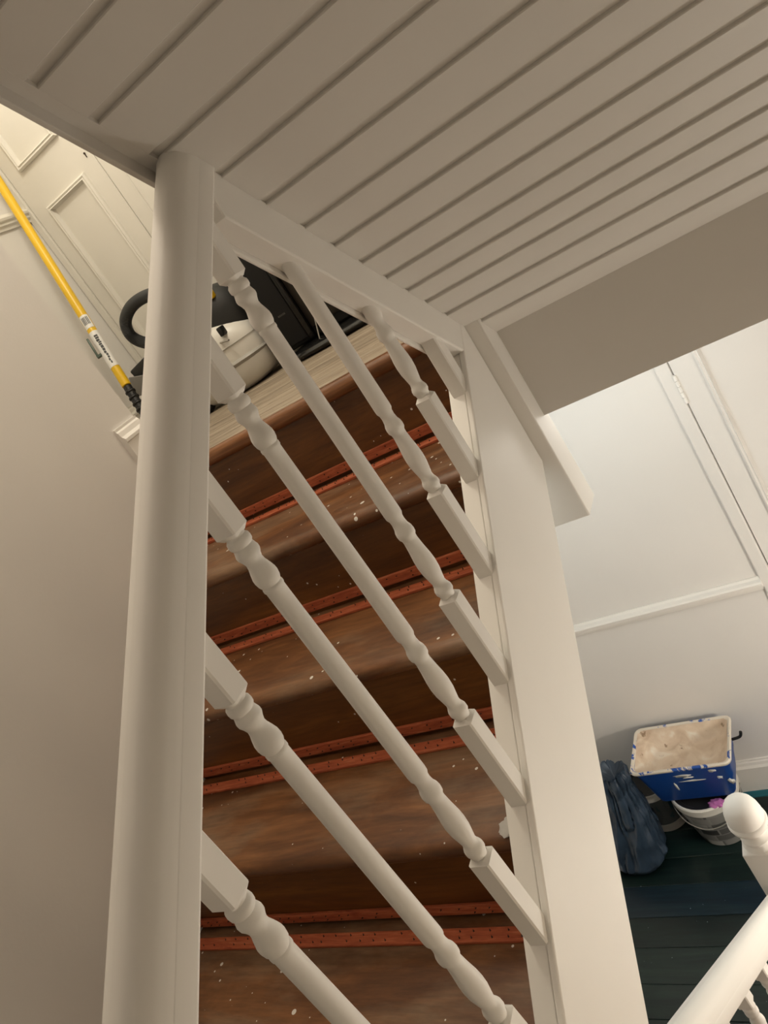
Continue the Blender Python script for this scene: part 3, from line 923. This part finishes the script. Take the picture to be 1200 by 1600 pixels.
def bucket_mat(name, cols, z_scale, seed):
    m, nt, b = new_mat(name)
    tc = nt.nodes.new('ShaderNodeTexCoord')
    sep = nt.nodes.new('ShaderNodeSeparateXYZ'); nt.links.new(tc.outputs['Object'], sep.inputs[0])
    at = N(nt, 'ShaderNodeMath', operation='ARCTAN2'); nt.links.new(sep.outputs[0], at.inputs[0]); nt.links.new(sep.outputs[1], at.inputs[1])
    cb = nt.nodes.new('ShaderNodeCombineXYZ'); nt.links.new(at.outputs[0], cb.inputs[0]); nt.links.new(sep.outputs[2], cb.inputs[1])
    mp = nt.nodes.new('ShaderNodeMapping'); mp.inputs['Scale'].default_value = (1.15, z_scale, 1); mp.inputs['Location'].default_value = (seed, seed * 0.3, 0)
    nt.links.new(cb.outputs[0], mp.inputs['Vector'])
    br = N(nt, 'ShaderNodeTexBrick', Scale=1.0); br.offset = 0.37
    br.inputs['Color1'].default_value = cols[0] + (1,); br.inputs['Color2'].default_value = cols[1] + (1,); br.inputs['Mortar'].default_value = cols[2] + (1,)
    br.inputs['Mortar Size'].default_value = 0.035; br.inputs['Brick Width'].default_value = 1.3; br.inputs['Row Height'].default_value = 0.5; br.inputs['Bias'].default_value = -0.15
    nt.links.new(mp.outputs[0], br.inputs['Vector'])
    nt.links.new(br.outputs['Color'], b.inputs['Base Color'])
    b.inputs['Roughness'].default_value = 0.35
    return m
M_BUCKET = bucket_mat('printed_bucket_label', ((0.035, 0.035, 0.036), (0.55, 0.55, 0.52), (0.25, 0.25, 0.24)), 13.0, 1.7)
M_BUCKET2 = splashed('grey_teal_bucket', (0.10, 0.11, 0.11), (0.005, 0.07, 0.09), 0.55, 6.0, 0.4)
M_LIDP = splashed('paint_spattered_black_lid', (0.015, 0.015, 0.016), (0.6, 0.58, 0.54), 0.68, 22.0, 0.4)
def bucket(name, c, r0, r1, h, mat, label, handle=True):
    o = setp(empty(name, (c[0], c[1], ZF)), label, 'bucket', 'buckets under the blue scuttle')
    n = 40
    link('body', mesh_from(lathe_bm([(0, 0), (r0 - 0.004, 0), (r0, 0.004), (r0 + (r1 - r0) * 0.86, h * 0.86), (r0 + (r1 - r0) * 0.86 - 0.003, h * 0.87), (0, h * 0.87)], n), 'body', 35), mat, o)
    link('rim', mesh_from(lathe_bm([(r1 * 0.90, h * 0.84), (r1 * 0.985, h * 0.845), (r1, h * 0.87), (r1 * 0.985, h * 0.90), (r1 * 1.0, h * 0.93), (r1 * 1.0, h * 0.98), (r1 * 0.97, h), (r1 * 0.93, h), (r1 * 0.92, h * 0.93), (r1 * 0.90, h * 0.92)], n), 'rim', 35), M_WPLAST, o)
    link('lid', mesh_from(lathe_bm([(0, h * 0.90), (r1 * 0.915, h * 0.90), (r1 * 0.915, h * 0.955), (r1 * 0.80, h * 0.955), (r1 * 0.78, h * 0.94), (0, h * 0.94)], n), 'lid', 35), M_LIDP, o)
    if handle:
        pts = []
        for q in range(13):
            a = math.pi * q / 12
            pts.append((r1 * 1.02 * math.cos(a), -r1 * 1.03 * math.sin(a), h * 0.9 - 0.075 * math.sin(a)))
        link('wire_handle', mesh_from(tube_bm(pts, 0.0022, 8), 'wire_handle', 60), M_STEEL, o)
    return o
bucket('bucket', (-1.045, 2.335), 0.113, 0.142, 0.248, M_BUCKET, 'black and grey printed paint bucket with a white rim under the blue scuttle')
b2 = bucket('bucket', (-1.288, 2.408), 0.088, 0.102, 0.235, M_BUCKET2, 'smaller dark grey and teal bucket between the bin bag and the printed bucket', False)
link('base_band', mesh_from(lathe_bm([(0.0875, 0.004), (0.0915, 0.004), (0.0935, 0.045), (0.0895, 0.045)], 40), 'base_band', 35), M_GPLAST, b2)
# pink cloth wedged on the lid
M_PINK = plain('purple_pink_cloth', (0.42, 0.13, 0.36), 0.8, 0, 60, 0.4, 0.25)
bm = bmesh.new(); bmesh.ops.create_icosphere(bm, subdivisions=4, radius=1.0)
for v in bm.verts:
    n = noise.noise(v.co * 1.9) * 0.35 + noise.noise(v.co * 4.5) * 0.16
    v.co *= 1 + n
    v.co = Vector((v.co.x * 0.030, v.co.y * 0.020, max(v.co.z, -0.55) * 0.014 + 0.0077))
setp(link('cloth', mesh_from(bm, 'cloth', 70), M_PINK, None, (-0.985, 2.228, ZF + 0.237)), 'small crumpled purple pink cloth on the printed bucket lid', 'cloth')

# navy bin bag slumped beside the buckets
M_BAG, nt, b = new_mat('navy_plastic_bag')
v = coords(nt, (1, 1, 1), False)
n1 = N(nt, 'ShaderNodeTexNoise', Scale=9.0, Detail=3.0, Distortion=0.8); nt.links.new(v, n1.inputs['Vector'])
nt.links.new(ramp(nt, n1.outputs['Fac'], [(0.3, (0.020, 0.034, 0.056)), (0.7, (0.040, 0.066, 0.105))]), b.inputs['Base Color'])
b.inputs['Roughness'].default_value = 0.30
bump(nt, n1.outputs['Fac'], b, 0.25, 0.008)
def bag():
    bm = bmesh.new()
    NR, NA = 70, 120
    rings = []
    def prof(t):   # radius along the height: slumped foot, sagging belly, drawn-in neck, flared gathered top
        k = [(0.0, 0.075), (0.03, 0.112), (0.10, 0.138), (0.28, 0.136), (0.50, 0.118), (0.70, 0.096), (0.82, 0.078), (0.92, 0.086), (1.0, 0.070)]
        for (t0, r0), (t1, r1) in zip(k, k[1:]):
            if t <= t1:
                u = (t - t0) / (t1 - t0); u = u * u * (3 - 2 * u)
                return r0 + (r1 - r0) * u
        return k[-1][1]
    for j in range(NR + 1):
        t = j / NR
        z = 0.50 * t
        r = prof(t)
        cxx = 0.075 * t; cyy = 0.03 * t
        ring = []
        for i in range(NA):
            a = 2 * math.pi * i / NA
            d = Vector((math.cos(a), math.sin(a), 0))
            q = Vector((d.x * 1.3, d.y * 1.3, z * 2.6))
            big = 0.17 * noise.noise(q)
            # creases: sharp valleys of a warped field, stretched along the height
            c = noise.noise(Vector((d.x * 2.1 + 0.6 * noise.noise(q * 2), d.y * 2.1, z * 3.2 + 5.0)))
            crease = -0.16 * max(0.0, 1 - abs(c) * 5.5) ** 1.5
            c2 = noise.noise(Vector((d.x * 4.6 + 3, d.y * 4.6, z * 10)))
            crease -= 0.022 * max(0.0, 1 - abs(c2) * 4)
            gather = -0.10 * (0.5 + 0.5 * math.sin(a * 7 + 4 * noise.noise(q))) * max(0, (t - 0.55) / 0.45)
            rr = 0.91 * r * (0.98 + big * min(1, 0.3 + t * 4) + crease * min(1, t * 5) + gather)
            zz = z + (0.05 * noise.noise(Vector((d.x * 1.6, d.y * 1.6, 7.7))) * max(0, t - 0.6))
            ring.append(bm.verts.new((cxx + rr * d.x * 1.06, cyy + rr * d.y, max(0.0, zz))))
        rings.append(ring)
    for a, b2 in zip(rings, rings[1:]):
        for i in range(NA): bm.faces.new((a[i], a[(i + 1) % NA], b2[(i + 1) % NA], b2[i]))
    bm.faces.new(rings[0][::-1])
    top = bm.verts.new((0.075, 0.03, 0.45))
    for i in range(NA): bm.faces.new((rings[-1][i], rings[-1][(i + 1) % NA], top))
    return bm
setp(link('bin_bag', mesh_from(bag(), 'bin_bag', 75), M_BAG, None, (-1.395, 2.205, ZF)), 'crumpled navy blue plastic bin bag slumped on the dark floor', 'bag')
